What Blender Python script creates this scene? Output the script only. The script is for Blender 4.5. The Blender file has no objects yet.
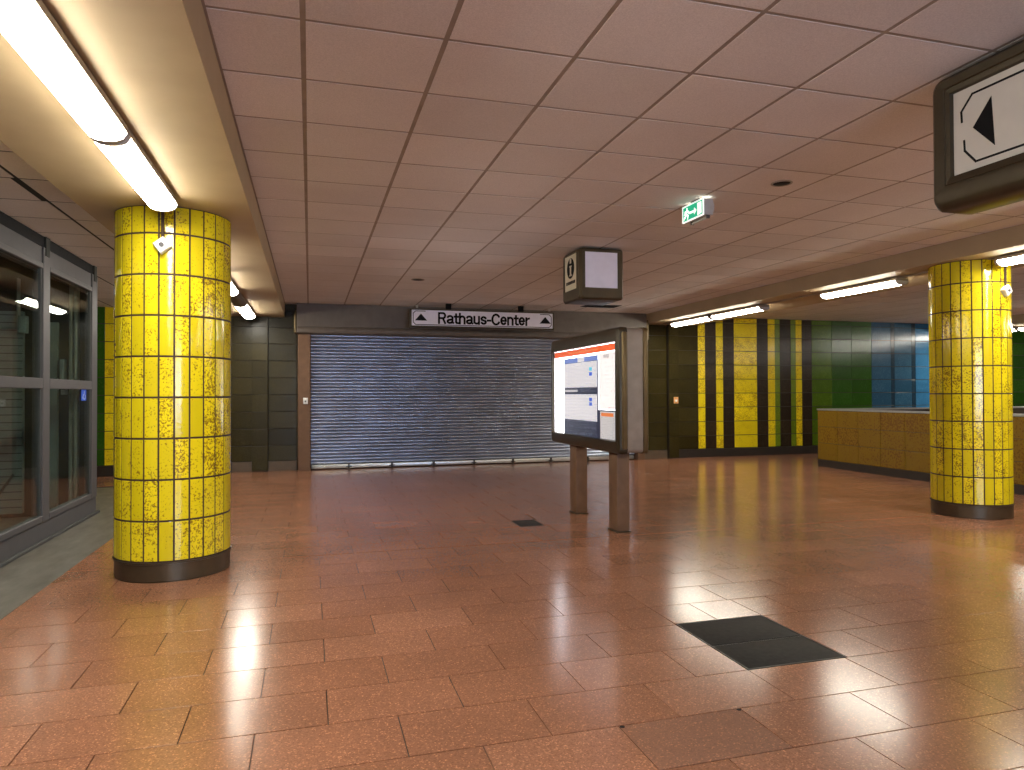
import bpy, bmesh, math, random
from mathutils import Matrix, Vector
random.seed(7)
SC = bpy.context.scene
COL = SC.collection
# ------------------------------------------------------------------ camera
CAM_H, F_PX = 1.4336, 701.378
YAW, PITCH, ROLL = .2807, .0122, -.0036
def cam_axes():
    cy, sy, cp, sp = math.cos(YAW), math.sin(YAW), math.cos(PITCH), math.sin(PITCH)
    f = Vector((sy*cp, cy*cp, sp)); r = Vector((cy, -sy, 0)); u = r.cross(f)
    cr, sr = math.cos(ROLL), math.sin(ROLL)
    return r*cr+u*sr, u*cr-r*sr, f
AX_R, AX_U, AX_F = cam_axes()
cd = bpy.data.cameras.new('camera'); co = bpy.data.objects.new('camera', cd); COL.objects.link(co)
cd.sensor_width = 36; cd.sensor_fit = 'HORIZONTAL'; cd.lens = F_PX*36/1024; cd.clip_start = .05
co.matrix_world = Matrix(((AX_R.x, AX_U.x, -AX_F.x, 0), (AX_R.y, AX_U.y, -AX_F.y, 0), (AX_R.z, AX_U.z, -AX_F.z, CAM_H), (0, 0, 0, 1)))
SC.camera = co
def px(p):
    q = Vector(p)-Vector((0, 0, CAM_H)); d = q.dot(AX_F)
    if d < .05: return None
    return 512+F_PX*q.dot(AX_R)/d, 385-F_PX*q.dot(AX_U)/d
# ------------------------------------------------------------------ world, exposure
w = bpy.data.worlds.new('world'); SC.world = w; w.use_nodes = True
w.node_tree.nodes['Background'].inputs[0].default_value = (.9, .8, .7, 1)
w.node_tree.nodes['Background'].inputs[1].default_value = .02
SC.view_settings.view_transform = 'Standard'; SC.view_settings.look = 'None'
SC.view_settings.gamma = 1; SC.view_settings.use_curve_mapping = False
SC.view_settings.exposure = 0.0
LAMP = 50.0          # radiance of the fluorescent diffusers
CASE = 6.0           # radiance of the backlit display case
# ------------------------------------------------------------------ main sizes (metres)
HC, HB, HL = 3.1346, 2.886, 2.99        # main ceiling, beams, low ceiling beside the lift
YB = 13.9                                # far wall
YF = -5.0                                # wall behind the camera
XL, XR = -4.7, 20.0
BL = (-1.70, -.452); BR = (6.964, 8.2); BF = (15.0, 16.25)   # the three beams
HBR = 2.93                               # underside of the right beams
# ------------------------------------------------------------------ material helpers
def newmat(name):
    m = bpy.data.materials.new(name); m.use_nodes = True
    nt = m.node_tree; return m, nt, nt.nodes['Principled BSDF']
def N(nt, t, **kw):
    n = nt.nodes.new(t)
    for k, v in kw.items():
        if k in n.inputs: n.inputs[k].default_value = v
        else: setattr(n, k, v)
    return n
def ramp(nt, src, stops):
    r = nt.nodes.new('ShaderNodeValToRGB'); e = r.color_ramp.elements
    while len(e) < len(stops): e.new(.5)
    for el, (p, c) in zip(e, stops): el.position = p; el.color = c if len(c) == 4 else (*c, 1)
    nt.links.new(src, r.inputs[0]); return r.outputs[0]
def mix(nt, fac, a, b, mode='MIX'):
    m = nt.nodes.new('ShaderNodeMix'); m.data_type = 'RGBA'; m.blend_type = mode
    for i, v in ((0, fac), (6, a), (7, b)):
        if isinstance(v, (int, float)): m.inputs[i].default_value = v
        elif isinstance(v, tuple): m.inputs[i].default_value = v if len(v) == 4 else (*v, 1)
        else: nt.links.new(v, m.inputs[i])
    return m.outputs[2]
def math_(nt, op, a, b=0.0):
    m = nt.nodes.new('ShaderNodeMath'); m.operation = op
    for i, v in ((0, a), (1, b)):
        if isinstance(v, (int, float)): m.inputs[i].default_value = v
        else: nt.links.new(v, m.inputs[i])
    return m.outputs[0]
def pos(nt): return N(nt, 'ShaderNodeNewGeometry').outputs['Position']
def noise(nt, vec, scale, detail=2, rough=.5):
    n = N(nt, 'ShaderNodeTexNoise', Scale=scale, Detail=detail, Roughness=rough); nt.links.new(vec, n.inputs['Vector']); return n.outputs['Fac']
def bump(nt, b, src, strength, dist):
    n = N(nt, 'ShaderNodeBump', Strength=strength, Distance=dist); nt.links.new(src, n.inputs['Height']); nt.links.new(n.outputs[0], b.inputs['Normal'])
def plain(name, col, rough=.5, metal=0.0, var=.12, scale=9, spec=.5):
    m, nt, b = newmat(name); p = pos(nt)
    n = noise(nt, p, scale, 4)
    c = ramp(nt, n, [(.3, tuple(x*(1-var) for x in col)), (.7, tuple(min(1, x*(1+var)) for x in col))])
    nt.links.new(c, b.inputs['Base Color'])
    b.inputs['Roughness'].default_value = rough; b.inputs['Metallic'].default_value = metal
    b.inputs['Specular IOR Level'].default_value = spec
    return m
def glaze(name, col, spot, amount=.5, rough=.16, scale=38, var=.16, wob=.25, spec=.5):
    """glazed ceramic: mottled glaze, each tile fired a little differently"""
    m, nt, b = newmat(name); p = pos(nt)
    oi = N(nt, 'ShaderNodeObjectInfo').outputs['Random']
    n1 = noise(nt, p, scale, 3, .6); n2 = noise(nt, p, 6, 2)
    thr = math_(nt, 'ADD', n1, math_(nt, 'MULTIPLY', math_(nt, 'SUBTRACT', n2, .5), .35))
    thr = math_(nt, 'ADD', thr, math_(nt, 'MULTIPLY', math_(nt, 'SUBTRACT', oi, .5), .16))
    f = ramp(nt, thr, [(.66-amount*.3, (0, 0, 0)), (.76-amount*.3, (1, 1, 1))])
    base = ramp(nt, oi, [(0, tuple(x*(1-var) for x in col)), (1, tuple(min(1, x*(1+var)) for x in col))])
    c = mix(nt, math_(nt, 'MULTIPLY', f, .8), base, spot)
    nt.links.new(c, b.inputs['Base Color']); b.inputs['Roughness'].default_value = rough; b.inputs['Specular IOR Level'].default_value = spec
    bump(nt, b, noise(nt, p, 30, 3), wob, .004)
    return m
def emit(name, col, s):
    m, nt, b = newmat(name)
    b.inputs['Base Color'].default_value = (*[min(.8, x) for x in col], 1); b.inputs['Roughness'].default_value = .4
    b.inputs['Emission Color'].default_value = (*col, 1); b.inputs['Emission Strength'].default_value = s
    return m
def printed(name, paper, ink, rows, s, amount=.5):
    """backlit sheet with rows of small print"""
    m, nt, b = newmat(name)
    tc = N(nt, 'ShaderNodeTexCoord').outputs['Generated']
    wv = N(nt, 'ShaderNodeTexWave', wave_type='BANDS', bands_direction='Z', Scale=rows/6.283*2); nt.links.new(tc, wv.inputs['Vector'])
    mp = N(nt, 'ShaderNodeMapping'); mp.inputs['Scale'].default_value = (1, 26, rows); nt.links.new(tc, mp.inputs[0])
    nz = noise(nt, mp.outputs[0], 1.0, 1)
    f = math_(nt, 'MULTIPLY', ramp(nt, wv.outputs['Fac'], [(.55, (0, 0, 0)), (.7, (1, 1, 1))]), ramp(nt, nz, [(.45, (0, 0, 0)), (.6, (1, 1, 1))]))
    c = mix(nt, math_(nt, 'MULTIPLY', f, amount), paper, ink)
    nt.links.new(c, b.inputs['Base Color']); nt.links.new(c, b.inputs['Emission Color']); b.inputs['Emission Strength'].default_value = s
    b.inputs['Roughness'].default_value = .5
    return m
def glass(name, tint=(.86, .93, .9)):
    m, nt, b = newmat(name); nt.nodes.remove(b); out = nt.nodes['Material Output']
    t = N(nt, 'ShaderNodeBsdfTransparent'); t.inputs[0].default_value = (*tint, 1)
    g = N(nt, 'ShaderNodeBsdfGlossy'); g.inputs['Roughness'].default_value = .02
    lw = N(nt, 'ShaderNodeLayerWeight'); lw.inputs[0].default_value = .5
    fr = math_(nt, 'ADD', math_(nt, 'MULTIPLY', math_(nt, 'POWER', lw.outputs['Facing'], 5.0), .9), .05)
    mx = N(nt, 'ShaderNodeMixShader'); nt.links.new(fr, mx.inputs[0]); nt.links.new(t.outputs[0], mx.inputs[1]); nt.links.new(g.outputs[0], mx.inputs[2])
    nt.links.new(mx.outputs[0], out.inputs[0]); return m
def granite(name, k=1.0, rg=0.0):
    m, nt, b = newmat(name); p = pos(nt)
    oi = N(nt, 'ShaderNodeObjectInfo').outputs['Random']
    gi = N(nt, 'ShaderNodeNewGeometry').outputs['Random Per Island']
    rnd = math_(nt, 'FRACT', math_(nt, 'ADD', oi, gi))
    base = ramp(nt, rnd, [(q, tuple(x*(k+(1-k)*.6) for x in c)) for q, c in ((0, (.268, .120, .067)), (.5, (.294, .133, .076)), (1, (.318, .148, .087)))])
    v = N(nt, 'ShaderNodeTexVoronoi', Scale=170); nt.links.new(p, v.inputs['Vector'])
    sep = N(nt, 'ShaderNodeSeparateColor'); nt.links.new(v.outputs['Color'], sep.inputs[0])
    chip = ramp(nt, sep.outputs[0], [(0, (.72, .72, .72)), (.5, (1, 1, 1)), (.86, (1.0, 1.0, 1.0)), (.93, (1.35, 1.35, 1.3)), (1, (1.9, 1.85, 1.7))])
    c = mix(nt, 1.0, base, chip, 'MULTIPLY')
    big = noise(nt, p, 1.3, 3)
    c = mix(nt, 1.0, c, ramp(nt, big, [(.3, (.86, .86, .86)), (.7, (1.1, 1.1, 1.1))]), 'MULTIPLY')
    nt.links.new(c, b.inputs['Base Color'])
    b.inputs['Roughness'].default_value = .19+rg
    return m
def slate(name):
    m, nt, b = newmat(name); p = pos(nt)
    mp = N(nt, 'ShaderNodeMapping'); mp.inputs['Scale'].default_value = (4, 1.3, 1); nt.links.new(p, mp.inputs[0])
    c = ramp(nt, noise(nt, mp.outputs[0], 2.2, 6, .6), [(.3, (.07, .062, .05)), (.55, (.125, .115, .095)), (.75, (.18, .165, .135))])
    nt.links.new(c, b.inputs['Base Color']); b.inputs['Roughness'].default_value = .42
    return m
def acoustic(name, col):
    m, nt, b = newmat(name); p = pos(nt)
    gi = N(nt, 'ShaderNodeNewGeometry').outputs['Random Per Island']; oi = N(nt, 'ShaderNodeObjectInfo').outputs['Random']
    rnd = math_(nt, 'FRACT', math_(nt, 'ADD', oi, gi))
    base = ramp(nt, rnd, [(0, tuple(x*.93 for x in col)), (1, tuple(x*1.05 for x in col))])
    c = mix(nt, 1.0, base, ramp(nt, noise(nt, p, 160, 2), [(.3, (.88, .88, .88)), (.7, (1.08, 1.08, 1.08))]), 'MULTIPLY')
    c = mix(nt, 1.0, c, ramp(nt, noise(nt, p, .8, 3), [(.3, (.92, .9, .88)), (.7, (1.05, 1.05, 1.05))]), 'MULTIPLY')
    nt.links.new(c, b.inputs['Base Color']); b.inputs['Roughness'].default_value = .85; b.inputs['Specular IOR Level'].default_value = .2
    return m
M = dict(
    granite=granite('red granite'), grout=plain('dark joint', (.045, .025, .018), .8), slate=slate('grey slate'), dull=granite('worn granite', .55, .42),
    panel=acoustic('acoustic panel', (.72, .69, .665)), seam=plain('ceiling seam', (.30, .25, .20), .7),
    beam=plain('cream paint', (.40, .30, .175), .6, var=.05, scale=3), beamside=plain('brown paint', (.20, .15, .11), .6),
    yellow=glaze('yellow glaze', (.72, .58, .010), (.15, .055, .012), .33, rough=.11, scale=62),
    yellow_fine=glaze('yellow glaze fine', (.88, .70, .014), (.40, .24, .012), .42, scale=60, rough=.16),
    amber=glaze('amber glaze', (.18, .105, .010), (.11, .045, .008), .5, var=.08, scale=30, rough=.24),
    dark=glaze('dark brown glaze', (.030, .020, .012), (.05, .035, .018), .5, spec=.35, rough=.22),
    olive=glaze('dark olive glaze', (.034, .026, .006), (.05, .04, .012), .5, spec=.22, rough=.26, scale=60, wob=.35),
    green=glaze('green glaze', (.065, .135, .005), (.10, .18, .01), .5, rough=.2), dkgreen=glaze('dark green glaze', (.024, .09, .005), (.04, .12, .015), .5, rough=.2),
    leaf=glaze('leaf green glaze', (.14, .21, .01), (.2, .28, .02), .4, rough=.22),
    blue=glaze('blue glaze', (.026, .092, .165), (.045, .13, .21), .5, rough=.2), dkblue=glaze('dark blue glaze', (.012, .035, .06), (.02, .05, .08), .5, rough=.2),
    ltblue=glaze('light blue glaze', (.035, .17, .34), (.05, .2, .4), .5, rough=.2),
    tilegrout=plain('brown grout', (.05, .026, .013), .8), wallgrout=plain('wall grout', (.035, .026, .015), .8),
    plinth=plain('dark plinth', (.028, .022, .018), .4), tanplinth=plain('worn brown plinth', (.11, .075, .045), .5),
    bronze=plain('bronze metal', (.16, .115, .055), .36, .75, .1), dkbronze=plain('dark bronze', (.055, .042, .024), .38, .5, .1),
    taupe=plain('taupe metal', (.30, .25, .20), .42, .25), hoodm=plain('hood brown', (.125, .10, .078), .5, .1), cubem=plain('sign bronze', (.075, .056, .030), .4, .5),
    brown=plain('brown lacquer', (.165, .092, .052), .5, 0, spec=.25), colring=plain('bronze ring', (.09, .064, .038), .38, .6),
    slat=plain('galvanised slat', (.43, .48, .59), .30, .85, .12, 2.5), rail=plain('aluminium', (.58, .58, .56), .35, .8, .08),
    grey=plain('grey frame', (.085, .082, .086), .45, 0, .06, spec=.15), dkgrey=plain('dark grey', (.05, .052, .05), .5),
    exgrey=plain('pale grey plastic', (.42, .40, .40), .5), white=plain('white plastic', (.78, .78, .76), .4, var=.03), lavender=plain('white acrylic', (.80, .78, .90), .35, var=.04),
    offwhite=plain('ivory acrylic', (.72, .66, .52), .35, var=.04), signwhite=plain('sign white', (.62, .60, .56), .45, var=.03), black=plain('black', (.012, .012, .013), .6, spec=.06),
    iron=plain('cast iron', (.022, .021, .019), .68, 0, .3, 30, .25), added_light=emit('added window light', (.50, .68, 1), 15.0), lamp=emit('lit diffuser', (1, .945, .81), LAMP),
    fixture=plain('lamp housing', (.28, .23, .17), .5), cap=plain('lamp end cap', (.48, .46, .47), .4), unlit=plain('unlit lamp', (.16, .13, .10), .4),
    glassbar=plain('frosted bar', (.55, .55, .5), .2), glass=glass('pane glass'), caseglass=glass('case glass', (.97, .97, .97)),
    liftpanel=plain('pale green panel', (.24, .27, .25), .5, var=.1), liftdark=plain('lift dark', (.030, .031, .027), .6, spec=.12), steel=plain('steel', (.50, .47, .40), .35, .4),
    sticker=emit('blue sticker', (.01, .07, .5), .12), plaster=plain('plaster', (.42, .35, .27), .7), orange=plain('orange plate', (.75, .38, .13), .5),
    c_white=emit('case white', (.93, .93, 1.0), CASE), c_red=emit('case red', (.95, .13, .03), .85), c_navy=emit('case navy', (.03, .04, .085), .7),
    c_blue=emit('case blue', (.16, .25, .62), .9), c_orange=emit('case orange', (.9, .25, .07), .7), c_sheet=printed('sheet', (.92, .92, .98), (.16, .17, .23), 18, .72, .6),
    c_map=printed('map', (.97, .95, .95), (.55, .38, .40), 14, 1.0, .75), c_small=printed('small sheet', (.72, .72, .75), (.3, .32, .36), 16, .62), c_icon=emit('icon blue', (.03, .12, .65), .8), c_cyan=emit('icon cyan', (.1, .6, .8), .9), c_ink=printed('navy print', (.03, .04, .08), (.1, .12, .2), 12, .7),
    e_green=emit('exit green', (.01, .36, .19), .9), e_white=emit('exit white', (.95, 1, .97), .95), e_glow=emit('exit lamp', (.95, 1, .85), 9.0),
)
# ------------------------------------------------------------------ mesh helpers
def mk(name, vs, fs, mat, parent=None, smooth=False):
    """one mesh object, origin at the centre of its box"""
    lo = Vector([min(v[i] for v in vs) for i in range(3)]); hi = Vector([max(v[i] for v in vs) for i in range(3)])
    c = (lo+hi)/2
    me = bpy.data.meshes.new(name); me.from_pydata([tuple(Vector(v)-c) for v in vs], [], fs)
    bm = bmesh.new(); bm.from_mesh(me); bmesh.ops.recalc_face_normals(bm, faces=bm.faces); bm.to_mesh(me); bm.free()
    me.materials.append(M[mat] if isinstance(mat, str) else mat)
    if smooth:
        me.polygons.foreach_set('use_smooth', [True]*len(me.polygons))
        if smooth != 'all': me.set_sharp_from_angle(angle=math.radians(35))
    return link(name, me, c, parent)
WPOS = {}
def link(name, me, loc, parent=None, rot=None):
    o = bpy.data.objects.new(name, me); COL.objects.link(o)
    loc = Vector(loc); WPOS[o.name] = loc.copy()
    if parent is not None: o.parent = parent; loc = loc-WPOS[parent.name]
    o.location = loc
    if rot: o.rotation_euler = rot
    return o
def boxvf(x0, x1, y0, y1, z0, z1):
    return ([(x, y, z) for x in (x0, x1) for y in (y0, y1) for z in (z0, z1)],
            [(0, 1, 3, 2), (4, 6, 7, 5), (0, 4, 5, 1), (2, 3, 7, 6), (0, 2, 6, 4), (1, 5, 7, 3)])
def box(name, x0, x1, y0, y1, z0, z1, mat, parent=None, bev=0, seg=2):
    vs, fs = boxvf(x0, x1, y0, y1, z0, z1)
    if bev:
        bm = bmesh.new(); bv = [bm.verts.new(v) for v in vs]
        for f in fs: bm.faces.new([bv[i] for i in f])
        bmesh.ops.recalc_face_normals(bm, faces=bm.faces)
        bmesh.ops.bevel(bm, geom=bm.edges[:], offset=bev, segments=seg, affect='EDGES', profile=.5)
        bm.verts.index_update(); vs = [v.co[:] for v in bm.verts]; fs = [[v.index for v in f.verts] for f in bm.faces]; bm.free()
        return mk(name, vs, fs, mat, parent, True)
    return mk(name, vs, fs, mat, parent)
def boxes(name, L, mat, parent=None):
    vs, fs = [], []
    for b in L:
        v, f = boxvf(*b); o = len(vs); vs += v; fs += [tuple(i+o for i in q) for q in f]
    return mk(name, vs, fs, mat, parent)
def rrect(u0, u1, v0, v1, r, n=4):
    pts = []
    for cu, cv, a0 in ((u1-r, v1-r, 0), (u0+r, v1-r, 90), (u0+r, v0+r, 180), (u1-r, v0+r, 270)):
        for k in range(n+1):
            a = math.radians(a0+90*k/n); pts.append((cu+r*math.cos(a), cv+r*math.sin(a)))
    return pts
def loft(name, loops, plane, mat, parent=None, cap0=False, cap1=False, n=4):
    """loops of rounded rectangles (u0,u1,v0,v1,radius,depth); plane 'X': (d,u,v), 'Y': (u,d,v)"""
    vs, fs = [], []; k = 4*(n+1)
    for (u0, u1, v0, v1, r, d) in loops:
        for u, v in rrect(u0, u1, v0, v1, max(r, .0005), n): vs.append((d, u, v) if plane == 'X' else (u, d, v))
    for i in range(len(loops)-1):
        for j in range(k):
            a, b = i*k+j, i*k+(j+1) % k; fs.append((a, b, b+k, a+k))
    if cap0: fs.append(tuple(range(k)))
    if cap1: fs.append(tuple(range((len(loops)-1)*k, len(loops)*k)))
    return mk(name, vs, fs, mat, parent, True)
def prism(name, pts, d0, d1, plane, mat, parent=None):
    n = len(pts); f3 = (lambda u, v, d: (d, u, v)) if plane == 'X' else ((lambda u, v, d: (u, d, v)) if plane == 'Y' else (lambda u, v, d: (u, v, d)))
    vs = [f3(u, v, d0) for u, v in pts]+[f3(u, v, d1) for u, v in pts]
    fs = [tuple(range(n)), tuple(range(n, 2*n))]+[(i, (i+1) % n, (i+1) % n+n, i+n) for i in range(n)]
    return mk(name, vs, fs, mat, parent)
def strokes(name, lines, wd, d0, d1, plane, mat, parent=None):
    """polylines drawn as flat bars"""
    vs, fs = [], []
    for L in lines:
        for (a, b) in zip(L, L[1:]):
            du, dv = b[0]-a[0], b[1]-a[1]; l = math.hypot(du, dv)
            if l < 1e-5: continue
            nu, nv = -dv/l*wd/2, du/l*wd/2; eu, ev = du/l*wd*.4, dv/l*wd*.4
            q = [(a[0]-eu+nu, a[1]-ev+nv), (a[0]-eu-nu, a[1]-ev-nv), (b[0]+eu-nu, b[1]+ev-nv), (b[0]+eu+nu, b[1]+ev+nv)]
            o = len(vs)
            for d in (d0, d1):
                for u, v in q: vs.append((d, u, v) if plane == 'X' else (u, d, v))
            fs += [tuple(o+i for i in f) for f in ((0, 1, 2, 3), (4, 5, 6, 7), (0, 1, 5, 4), (1, 2, 6, 5), (2, 3, 7, 6), (3, 0, 4, 7))]
    return mk(name, vs, fs, mat, parent)
def tube(name, pts, r, mat, parent=None, n=8):
    vs, fs = [], []
    P = [Vector(p) for p in pts]
    for i, p in enumerate(P):
        t = (P[min(i+1, len(P)-1)]-P[max(i-1, 0)]).normalized(); a = t.orthogonal().normalized(); b = t.cross(a)
        for k in range(n): q = 2*math.pi*k/n; vs.append(tuple(p+a*r*math.cos(q)+b*r*math.sin(q)))
    for i in range(len(P)-1):
        for k in range(n): fs.append((i*n+k, i*n+(k+1) % n, (i+1)*n+(k+1) % n, (i+1)*n+k))
    fs += [tuple(range(n)), tuple(range((len(P)-1)*n, len(P)*n))]
    return mk(name, vs, fs, mat, parent, True)
def lathe(name, prof, cx, cy, mat, parent=None, n=64):
    vs, fs = [], []
    for r, z in prof:
        for k in range(n): a = 2*math.pi*k/n; vs.append((cx+r*math.cos(a), cy+r*math.sin(a), z))
    for i in range(len(prof)-1):
        for k in range(n): fs.append((i*n+k, i*n+(k+1) % n, (i+1)*n+(k+1) % n, (i+1)*n+k))
    fs += [tuple(range(n)), tuple(range((len(prof)-1)*n, len(prof)*n))]
    return mk(name, vs, fs, mat, parent, True)
def thing(name, label, cat, loc, group=None):
    o = link(name, None, loc); o.empty_display_size = .1
    return tag(o, label, cat, group)
def tag(o, label, cat, group=None):
    o['label'] = label; o['category'] = cat
    if group: o['group'] = group
    return o
def struct(o, label=None):
    o['kind'] = 'structure'
    if label: o['label'] = label
    return o
def rect_mesh(name, w_, h_, t, mat, axis, ch=.004):
    """shared tile: face at +axis side, chamfered; axis 'z+' (floor), 'z-' (ceiling), 'y-' (wall), 'x-' (wall)"""
    vs = []
    for a, b, d in ((w_/2, h_/2, 0), (w_/2, h_/2, t-ch*.6), (w_/2-ch, h_/2-ch, t)):
        for sa, sb in ((-1, -1), (1, -1), (1, 1), (-1, 1)):
            u, v = a*sa, b*sb
            vs.append({'z+': (u, v, d), 'z-': (u, v, -d), 'y-': (u, -d, v), 'x-': (-d, u, v)}[axis])
    fs = [(8, 9, 10, 11)]
    for L in (0, 4):
        for i in range(4): fs.append((L+i, L+(i+1) % 4, L+4+(i+1) % 4, L+4+i))
    me = bpy.data.meshes.new(name); me.from_pydata(vs, [], fs)
    bm = bmesh.new(); bm.from_mesh(me); bmesh.ops.recalc_face_normals(bm, faces=bm.faces)
    f0 = max(bm.faces, key=lambda f: f.calc_area()); want = {'z+': Vector((0, 0, 1)), 'z-': Vector((0, 0, -1)), 'y-': Vector((0, -1, 0)), 'x-': Vector((-1, 0, 0))}[axis]
    bm.normal_update()
    if f0.normal.dot(want) < 0: bmesh.ops.reverse_faces(bm, faces=bm.faces[:])
    bm.to_mesh(me); bm.free(); me.materials.append(M[mat]); return me
TILES = {}
def lay(parent, pname, cells, axis, t, ch=.004, limit=300, tilt=0.0):
    """cells: (centre, width, height, material). The ones that show largest become objects, the rest one mesh."""
    def size(c):
        (x, y, z), a, b, m = c
        if axis[0] == 'z': cs = [(x+sa*a/2, y+sb*b/2, z) for sa, sb in ((-1, -1), (1, -1), (1, 1), (-1, 1))]
        elif axis[0] == 'y': cs = [(x+sa*a/2, y, z+sb*b/2) for sa, sb in ((-1, -1), (1, -1), (1, 1), (-1, 1))]
        else: cs = [(x, y+sa*a/2, z+sb*b/2) for sa, sb in ((-1, -1), (1, -1), (1, 1), (-1, 1))]
        P = [px(p) for p in cs]
        if any(p is None for p in P): return 0
        P = [(min(max(u, 0), 1024), min(max(v, 0), 770)) for u, v in P]
        return abs(sum(P[i][0]*P[(i+1) % 4][1]-P[(i+1) % 4][0]*P[i][1] for i in range(4)))/2
    cells = sorted(cells, key=size, reverse=True)
    show = [c for c in cells[:limit] if size(c) > 4]; rest = cells[len(show):]
    for (c, a, b, m) in show:
        key = (round(a, 3), round(b, 3), m, axis, t, ch)
        if key not in TILES: TILES[key] = rect_mesh(pname, a, b, t, m, axis, ch)
        rot = (random.uniform(-tilt, tilt), random.uniform(-tilt, tilt), 0) if tilt else None
        link(pname, TILES[key], c, parent, rot)
    bym = {}
    for c in rest: bym.setdefault(c[3], []).append(c)
    for m, L in bym.items():
        vs, fs = [], []
        for (c, a, b, _) in L:
            key = (round(a, 3), round(b, 3), m, axis, t, ch)
            if key not in TILES: TILES[key] = rect_mesh(pname, a, b, t, m, axis, ch)
            me = TILES[key]; o = len(vs)
            vs += [tuple(v.co+Vector(c)) for v in me.vertices]; fs += [tuple(i+o for i in p.vertices) for p in me.polygons]
        me = bpy.data.meshes.new(pname+'_rest'); me.from_pydata(vs, [], fs); me.materials.append(M[m])
        o = link(pname+'_rest', me, (0, 0, 0), parent); o['kind'] = 'stuff'
# ================================================================== FLOOR
SLX, SLY = -1.9, 12.2
floor = struct(box('floor', XL, XR, YF, YB+.3, -.25, -.008, 'grout'), 'polished reddish granite paving of the hall')
PLATES = [(2.178, 2.80, 3.166, 3.92), (2.17, 2.455, 7.245, 7.62)]
cells = []
r = -22
while True:
    y0 = 2.795+.370*r; y1 = y0+.370
    if y0 > YB: break
    off = -.223+(.3 if r % 2 else 0)
    ya, yb = max(y0, YF), min(y1, YB)
    if r == 9: yb -= .012           # wide expansion joint
    k = -16
    while off+.6*k < XR and yb-ya > .05:
        x0 = off+.6*k; x1 = x0+.6; k += 1
        if ya < SLY: x0 = max(x0, SLX)
        x0 = max(x0, XL); x1 = min(x1, XR)
        if x1-x0 < .04: continue
        pieces = [(x0, x1, ya, yb)]
        for (a, b, c, d) in PLATES:
            nxt = []
            for (p, q, s, t) in pieces:
                if q <= a+.01 or p >= b-.01 or t <= c+.01 or s >= d-.01: nxt.append((p, q, s, t)); continue
                if a-p > .03: nxt.append((p, a, s, t))
                if q-b > .03: nxt.append((b, q, s, t))
                p2, q2 = max(p, a), min(q, b)
                if c-s > .03: nxt.append((p2, q2, s, c))
                if t-d > .03: nxt.append((p2, q2, d, t))
            pieces = nxt
        for (p, q, s, t) in pieces: cells.append((((p+q)/2, (s+t)/2, -.012), q-p-.005, t-s-.006, 'dull' if r == -1 and abs(p-1.277) < .02 else 'granite'))
    r += 1
lay(floor, 'paving_stone', cells, 'z+', .012, .0005, tilt=.0004)
for x in (1.29, 1.865): lathe('lifting_hole', [(.011, -.004), (.011, .0008)], x, 2.783, 'black', floor, 12)      # worn lift-out stone
struct(box('floor_slate', XL, SLX-.004, YF, SLY, -.02, -.001, 'slate'), 'grey slate strip of floor along the glass lift')
def plate(name, x0, x1, y0, y1, label, split):
    t = thing(name, label, 'floor plate', ((x0+x1)/2, (y0+y1)/2, -.012))
    g = .004; fr = .012
    boxes('frame', [(x0+g, x1-g, y0+g, y0+fr, -.02, .001), (x0+g, x1-g, y1-fr, y1-g, -.02, .001), (x0+g, x0+fr, y0+fr, y1-fr, -.02, .001), (x1-fr, x1-g, y0+fr, y1-fr, -.02, .001)], 'plinth', t)
    if split:
        ym = (y0+y1)/2-.02
        box('lid', x0+fr+.002, x1-fr-.002, y0+fr+.002, ym-.004, -.02, 0, 'iron', t, .002); box('lid', x0+fr+.002, x1-fr-.002, ym+.004, y1-fr-.002, -.02, 0, 'iron', t, .002)
        box('seam_strip', x0+fr, x1-fr, ym-.004, ym+.004, -.02, -.003, 'rail', t)
    else: box('lid', x0+fr+.002, x1-fr-.002, y0+fr+.002, y1-fr-.002, -.02, 0, 'iron', t, .002)
plate('floor_hatch', *PLATES[0], 'large black two-part cover plate let into the granite floor', True)
plate('floor_hatch', *PLATES[1], 'small black cover plate in the floor near the display case', False)
# ================================================================== CEILING
def ceiling(name, x0, x1, z, label, ox, limit, back='seam', loose=None):
    c = struct(box(name, x0, x1, YF, YB+.2, z+.002, z+.25, back), label)
    px_, py_ = .66139, .62453; cl = []
    i0 = math.floor((x0-ox)/px_); i1 = math.ceil((x1-ox)/px_)
    for i in range(i0, i1):
        for j in range(-14, 19):
            a, b = max(ox+i*px_, x0), min(ox+(i+1)*px_, x1); s, t = max(3.304+j*py_, YF), min(3.304+(j+1)*py_, YB)
            if b-a < .05 or t-s < .05: continue
            sl = .032 if loose and abs(b-loose[0]) < .05 and s < loose[1] < t else 0      # one panel has slipped aside
            cl.append((((a+b)/2-sl, (s+t)/2, z+.003), b-a-.026, t-s-.022, 'panel'))
    lay(c, 'ceiling_panel', cl, 'z-', .003, .0008, limit, .0006)
    return c
LOOSE = (-2.02, 6.1)
ceiling('ceiling', BL[1], BR[0], HC, 'pinkish suspended ceiling of square panels', -.0311, 300)
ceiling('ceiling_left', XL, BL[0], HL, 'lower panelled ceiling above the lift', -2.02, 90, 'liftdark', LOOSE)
ceiling('ceiling_right', BR[1], BF[0], HC, 'shaded panelled ceiling above the stair parapet', -.0311, 120)
ceiling('ceiling_far', BF[1], XR, HC, 'panelled ceiling beyond the farthest beam', -.0311, 40)
for nm, (a, b), hb, lab in (('trim_1', BL, HB, 'cream painted ceiling beam above the left column'), ('trim_2', BR, HBR, 'cream painted ceiling beam above the right column'), ('trim_4', BF, HBR, 'farthest cream ceiling beam beyond the parapet')):
    struct(box(nm, a, b, YF, YB, hb, HC+.25, 'beam'), lab)
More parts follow.
